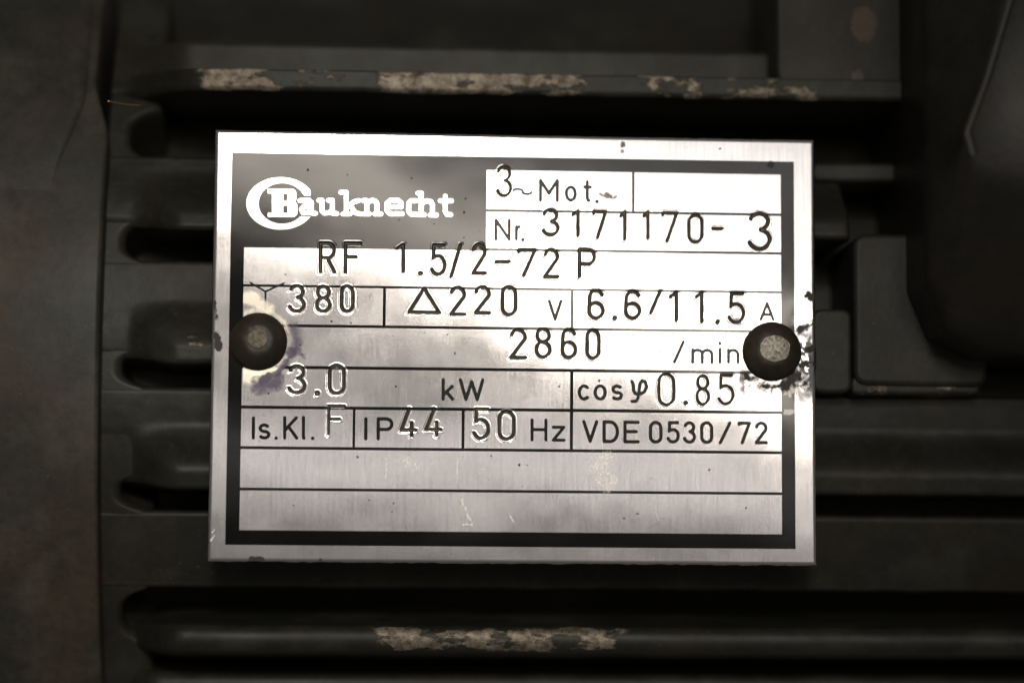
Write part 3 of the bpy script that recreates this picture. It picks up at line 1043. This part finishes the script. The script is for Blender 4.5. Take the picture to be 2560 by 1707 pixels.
# emblem and word on the black panel (bare metal showing through the lacquer)
def logo_field(x, z):
    u, v = to_px(x, z)
    a, b_ = (u-500)*2.936, (v-300)*2.936

    def box(x0, y0, x1, y1, r=8):
        qx = np.abs(a-(x0+x1)/2)-(x1-x0)/2+r
        qy = np.abs(b_-(y0+y1)/2)-(y1-y0)/2+r
        return np.hypot(np.maximum(qx, 0), np.maximum(qy, 0))+np.minimum(np.maximum(qx, qy), 0)-r
    # open ring
    eo = (np.hypot((a-592)/252, (b_-613)/192)-1)*200
    ei = (1-np.hypot((a-603)/173, (b_-613)/149))*150
    ring = np.maximum(eo, ei)
    ring = np.maximum(ring, -box(715, 556, 900, 708, 4))
    ring = np.maximum(ring, (a-812))
    # capital
    B = np.minimum(box(497, 505, 640, 540, 6), box(497, 680, 640, 713, 6))
    B = np.minimum(B, box(528, 505, 706, 612, 34))
    B = np.minimum(B, box(528, 598, 715, 713, 34))
    B = np.minimum(B, box(528, 505, 600, 713, 4))
    B = np.maximum(B, -box(611, 540, 641, 592, 8))
    B = np.maximum(B, -box(611, 628, 643, 684, 8))
    f = np.minimum(ring, B)
    thick = [  # small letters, pen half width 18
        [(733, 592), (798, 588), (818, 606), (818, 684), (848, 686)], [(815, 634), (762, 634), (744, 656), (756, 682), (800, 678)],
        [(872, 590), (896, 590), (896, 668), (914, 684), (950, 680), (970, 662)], [(942, 590), (972, 590), (972, 684), (1004, 688)],
        [(1034, 532), (1074, 532), (1074, 690)], [(1050, 690), (1100, 690)], [(1082, 642), (1128, 602), (1164, 592)], [(1104, 628), (1140, 682), (1176, 690)],
        [(1200, 592), (1224, 592), (1224, 690)], [(1224, 606), (1266, 590), (1290, 598), (1300, 618), (1300, 690)], [(1202, 690), (1244, 690)], [(1284, 690), (1328, 690)],
        [(1372, 638), (1476, 638), (1474, 606), (1452, 590), (1398, 590), (1372, 612), (1372, 664), (1396, 689), (1484, 689)],
        [(1590, 594), (1548, 594), (1532, 612), (1532, 670), (1548, 692), (1588, 692)],
        [(1600, 538), (1624, 538), (1624, 696)], [(1624, 612), (1664, 594), (1694, 600), (1706, 622), (1706, 696)], [(1606, 696), (1646, 696)], [(1690, 698), (1736, 698)],
        [(1800, 560), (1800, 672), (1814, 694), (1840, 696)], [(1764, 594), (1846, 594)]]
    f = np.minimum(f, seg_dist(a, b_, thick)-17.0)
    return f/2.936*0.066


xa, za = P(612, 575)
xb, zb = P(1136, 438)
c = 0.085
xs = np.arange(xa-.6, xb+.6, c)
zs = np.arange(za-1.2, zb+1.2, c)
Xg, Zg = np.meshgrid(xs, zs, indexing='ij')
V, F = msq(xs, zs, logo_field(Xg, Zg))
o = make('maker_emblem', on_plate(V, 0.014), F, M['alu'], plate)
o['label'] = 'open ring emblem and maker name in bare metal on the black panel'


# residues, scuffs and nicks on the face
def residue(name, mat, field, u0, v0, u1, v1, off=0.02, c=0.1, soft=0.8, label=None, fmax=0.6):
    xa, za = P(u0, v1)
    xb, zb = P(u1, v0)
    xs, zs = np.arange(xa, xb, c), np.arange(za, zb, c)
    Xg, Zg = np.meshgrid(xs, zs, indexing='ij')
    u, v = to_px(Xg, Zg)
    f = field(u, v)
    f = np.maximum(f, np.maximum(np.abs(Xg)-PW/2+.12, np.abs(Zg)-PH/2+.12)*15)
    V, F = msq(xs, zs, f)
    if not len(F):
        return
    uu, vv = to_px(V[:, 0], V[:, 1])
    fd = np.clip(-field(uu, vv)/15.0/soft, 0, 1)
    v3 = on_plate(V, off)
    o = make(name, v3, F, mat, plate, attrs={'fade': fd*fmax})
    if label:
        o['label'] = label
    return o


def pxline(pts, w, jit=0.0, fr=0.06, seed=1):
    def fld(u, v):
        return seg_dist(u, v, [pts])-w+jit*2*(fbm(u*fr, v*fr, seed, 3)-0.5)
    return fld


# cream varnish and purple marker ink round the left rivet
residue('varnish_ring', M['cream'], lambda u, v: np.abs(np.hypot(u-646, v-855)-80)-9+10*(fbm(u*.03, v*.03, 3, 2)-.5), 607, 760, 745, 945, 0.02, label='cream varnish round the left rivet')
residue('varnish_ring', M['cream'], pxline([(612, 940), (640, 938), (668, 926)], 26, 14, .03, 5), 607, 905, 700, 1000, 0.024)
residue('varnish_ring', M['cream'], pxline([(612, 745), (640, 752), (670, 772)], 20, 10, .03, 6), 607, 716, 700, 800, 0.024)
residue('marker_smear', M['purple'], pxline([(728, 872), (722, 895), (706, 918), (680, 938), (655, 956)], 11, 10, .05, 7), 610, 850, 760, 1005, 0.028, soft=.5, label='purple marker smear beside the left rivet')
residue('marker_smear', M['purple'], pxline([(640, 965), (690, 960)], 22, 18, .03, 9), 608, 925, 780, 1010, 0.032, soft=1.6)
residue('marker_smear', M['purple'], pxline([(730, 830), (750, 880)], 18, 22, .03, 11), 700, 790, 800, 910, 0.03, soft=2.4)
residue('marker_smear', M['purple'], pxline([(1855, 950), (1862, 985)], 12, 14, .04, 13), 1825, 925, 1900, 1010, 0.03, soft=1.2, label='purple ink spot below the right rivet')
residue('marker_smear', M['purple'], pxline([(1842, 800), (1850, 812)], 10, 10, .04, 14), 1815, 775, 1880, 835, 0.03, soft=1.4)
# grime and scraped paint round the right rivet and on the border
residue('grime_mark', M['grime'], lambda u, v: np.maximum(np.abs(np.hypot(u-1930, v-884)-84)-20+34*(fbm(u*.07, v*.07, 15, 4)-.5), 915-v), 1850, 890, 2005, 1010, 0.03, soft=1.8, label='dark grime fringe under the right rivet')
residue('grime_mark', M['grime'], pxline([(2000, 822), (2046, 806)], 12, 12, .06, 17), 1985, 780, 2048, 850, 0.03)
residue('grime_mark', M['grime'], pxline([(2016, 738), (2028, 745)], 10, 16, .09, 18), 1990, 700, 2048, 775, 0.03, soft=.5)
residue('grime_mark', M['grime'], pxline([(2020, 880), (2046, 850)], 8, 10, .07, 19), 1990, 830, 2048, 905, 0.03, soft=.5)
residue('grime_mark', M['grime'], pxline([(2002, 912), (2030, 905), (2046, 915)], 7, 10, .07, 20), 1990, 880, 2048, 945, 0.03, soft=.5)
residue('grime_mark', M['grime'], pxline([(2001, 966), (2012, 960)], 5, 6, .07, 23), 1990, 940, 2030, 985, 0.03, soft=.4)
residue('scraped_patch', M['scuffa'], pxline([(1960, 975), (1990, 968)], 15, 18, .06, 22), 1935, 940, 2000, 1010, 0.022, soft=.5)
residue('scraped_patch', M['scuffa'], pxline([(1962, 1030), (1975, 1032)], 9, 10, .07, 24), 1940, 1010, 2000, 1050, 0.022, soft=.6)
residue('grime_mark', M['grime'], pxline([(544, 840), (546, 868)], 9, 8, .08, 26), 524, 810, 575, 900, 0.03, soft=.35)
residue('grime_mark', M['grime'], pxline([(537, 755), (541, 790)], 6, 9, .09, 27), 524, 735, 575, 812, 0.03, soft=.6)
residue('edge_nick', M['grime'], pxline([(628, 1396), (655, 1398)], 7, 4, .08, 28), 600, 1372, 690, 1402, 0.03, soft=.2)
residue('edge_nick', M['grime'], pxline([(801, 1398), (801, 1404)], 4, 2, .08, 29), 785, 1385, 820, 1408, 0.03, soft=.2)
residue('brown_spot', M['rust'], pxline([(1556, 360), (1557, 364)], 7, 5, .1, 30), 1535, 345, 1580, 378, 0.03, soft=.5)
residue('brown_spot', M['rust'], pxline([(1555, 380)], 5, 4, .1, 31), 1540, 370, 1570, 390, 0.03, soft=.5)
residue('brown_spot', M['rust'], pxline([(1502, 485), (1535, 494)], 7, 9, .12, 32), 1485, 470, 1550, 508, 0.03, soft=.8)
residue('brown_spot', M['grime'], pxline([(1926, 411)], 10, 5, .1, 33), 1905, 392, 1945, 430, 0.03, soft=.3, label='dark round spot on the black frame')
# bright scuffs in the empty rows
residue('scuff_mark', M['scuffa'], pxline([(1510, 1150), (1500, 1185), (1518, 1205)], 34, 30, .05, 35), 1430, 1110, 1590, 1232, 0.03, soft=1.6, fmax=0.2)
residue('scuff_mark', M['scuffa'], pxline([(1010, 1150), (1040, 1165)], 22, 24, .06, 36), 960, 1115, 1085, 1205, 0.03, soft=2.0, fmax=0.18)
residue('scuff_mark', M['scuffa'], pxline([(1205, 1170), (1215, 1185)], 18, 22, .06, 37), 1160, 1140, 1250, 1215, 0.03, soft=2.0, fmax=0.18)
for (a, c_, w_) in (((1144, 1150), (1142, 1204), 2.0), ((966, 1145), (965, 1192), 1.6), ((1156, 1248), (1157, 1262), 2.4), ((1162, 1268), (1175, 1300), 3.5), ((1158, 1311), (1180, 1310), 3.0),
                     ((1273, 1285), (1285, 1304), 3.0), ((1640, 1268), (1646, 1302), 1.4), ((1120, 835), (1121, 865), 1.4), ((530, 1330), (541, 1318), 2.0), ((528, 1350), (536, 1338), 2.4)):
    residue('scratch', M['scuff'], pxline([a, c_], w_*0.7, w_*1.1, .15, int(a[0])), min(a[0], c_[0])-8, min(a[1], c_[1])-8, max(a[0], c_[0])+8, max(a[1], c_[1])+8, 0.03, 0.06)

# fine dirt specks, far too many to count
spk_u = [(1029, 446), (868, 437), (770, 425), (1164, 497), (1160, 532), (1160, 594), (880, 577), (998, 550), (1085, 560), (727, 611), (714, 686), (829, 803), (877, 807), (750, 862), (755, 886), (1061, 831),
         (1137, 883), (1118, 836), (990, 966), (1074, 960), (671, 983), (1237, 894), (1398, 966), (1313, 991), (1823, 1019), (1498, 951), (1650, 878), (1585, 837), (1515, 895), (894, 1142), (1228, 1140), (734, 1263), (922, 1250), (984, 1258), (980, 1279),
         (1298, 1162), (1318, 1162), (1306, 1215), (1628, 1196), (1773, 1174), (1865, 1269), (1594, 1284), (1560, 1295), (1800, 372), (1466, 367), (1333, 1100)]
rg = np.random.RandomState(3)
for k in range(70):
    spk_u.append((rg.uniform(610, 1945), rg.uniform(440, 1320)))
V, F = [], []
for k, (u, v) in enumerate(spk_u):
    x, z = P(u, v)
    r0 = (0.20 if k < 46 else 0.085)*rg.uniform(0.6, 1.25)
    n = 7
    b0 = len(V)
    asp, rot = rg.uniform(0.45, 1), rg.uniform(0, 3.1)
    for j in range(n):
        a = 2*math.pi*j/n
        rr = r0*rg.uniform(0.7, 1.2)
        px_, pz_ = rr*math.cos(a), rr*asp*math.sin(a)
        V.append((x+px_*math.cos(rot)-pz_*math.sin(rot), z+px_*math.sin(rot)+pz_*math.cos(rot)))
    F.append(tuple(range(b0, b0+n)))
V = np.array(V)
o = make('dirt_specks', on_plate(V, 0.04), F, M['grime'], plate, attrs={'fade': np.full(len(V), 0.5)})
o['kind'] = 'stuff'


# ------------------------------------------------------------------ rivets
def rivet(cx, cz, R, rflat, hgt, label, seed, ox=0.0, oz=0.0, kx=1.0, crown='bare'):
    e = empty('rivet', (cx, 0.0, cz), label, 'rivet')
    e['group'] = 'rivets holding the plate'
    prof = [(R, 0.25), (R, -0.12)]
    for k in range(1, 15):
        a = math.pi/2*k/14
        prof.append((R*math.cos(a)**0.9 if k < 14 else 0.0, -0.12-hgt*math.sin(a)))
    na = 56
    V = []
    for r, y in prof:
        for j in range(na):
            a = 2*math.pi*j/na
            x, z = r*math.cos(a), r*math.sin(a)
            nn = 0.20*(float(fbm(np.array(x*.9+seed), np.array(z*.9), seed, 3))-0.5)
            rim = 1+0.03*(float(fbm(np.array(math.cos(a)*2+seed), np.array(math.sin(a)*2), seed+3, 2))-0.5)
            fl = max(y+nn, -0.12-hgt*0.90) if r < rflat*1.3 else y+nn
            V.append((cx+x*rim, fl, cz+z*rim))
    F = grid_faces(len(prof), na, True)
    make('rivet_head', np.array(V), F, M['rivet'], e)
    xs = np.arange(cx+ox-rflat*1.5, cx+ox+rflat*1.5, 0.09)
    zs = np.arange(cz+oz-rflat*1.5, cz+oz+rflat*1.5, 0.09)
    Xg, Zg = np.meshgrid(xs, zs, indexing='ij')
    f = np.hypot((Xg-cx-ox)/kx, Zg-cz-oz)-rflat+0.4*(fbm(Xg*.9, Zg*.9, seed+9, 3)-.5)
    Vv, Ff = msq(xs, zs, f)
    rr = np.hypot(Vv[:, 0]-cx, Vv[:, 1]-cz)
    a = np.arccos(np.clip((rr/R)**(1/0.9), 0, 1))
    y = -0.12-hgt*np.sin(a)-0.10+0.12*(fbm(Vv[:, 0]*1.4, Vv[:, 1]*1.4, seed+5, 3)-.5)
    o = make('worn_crown', np.stack([Vv[:, 0], y, Vv[:, 1]], 1), Ff, M[crown], e)
    return e


rivet(*RIV[0], 1.55, 2.3, 'dark round-head rivet with small worn crown beside the 380 stamp', 2, 0.0, 0.35)
rivet(*RIV[1], 2.2, 2.4, 'dark round-head rivet with larger bright worn crown after the /min print', 6, 0.15, 0.35, 1.15, 'bright')

# a stray copper bristle caught at the corner of the top rib
p0, p1 = P(271, 256, 7), P(354, 266, 4)
V, na, ns = [], 6, 14
for k in range(ns):
    t = k/(ns-1)
    x, z, y = p0[0]+(p1[0]-p0[0])*t, p0[1]+(p1[1]-p0[1])*t-0.15*math.sin(t*math.pi), 6-2.5*t
    for j in range(na):
        a = 2*math.pi*j/na
        V.append((x, y+0.16*math.cos(a), z+0.16*math.sin(a)))
F = grid_faces(ns, na, True)
F += [tuple(range(na)), tuple(reversed(range((ns-1)*na, ns*na)))]
o = make('metal_bristle', np.array(V), F, M['copper'])
o['label'] = 'thin copper coloured bristle stuck beside the top rib'
o['category'] = 'bristle'
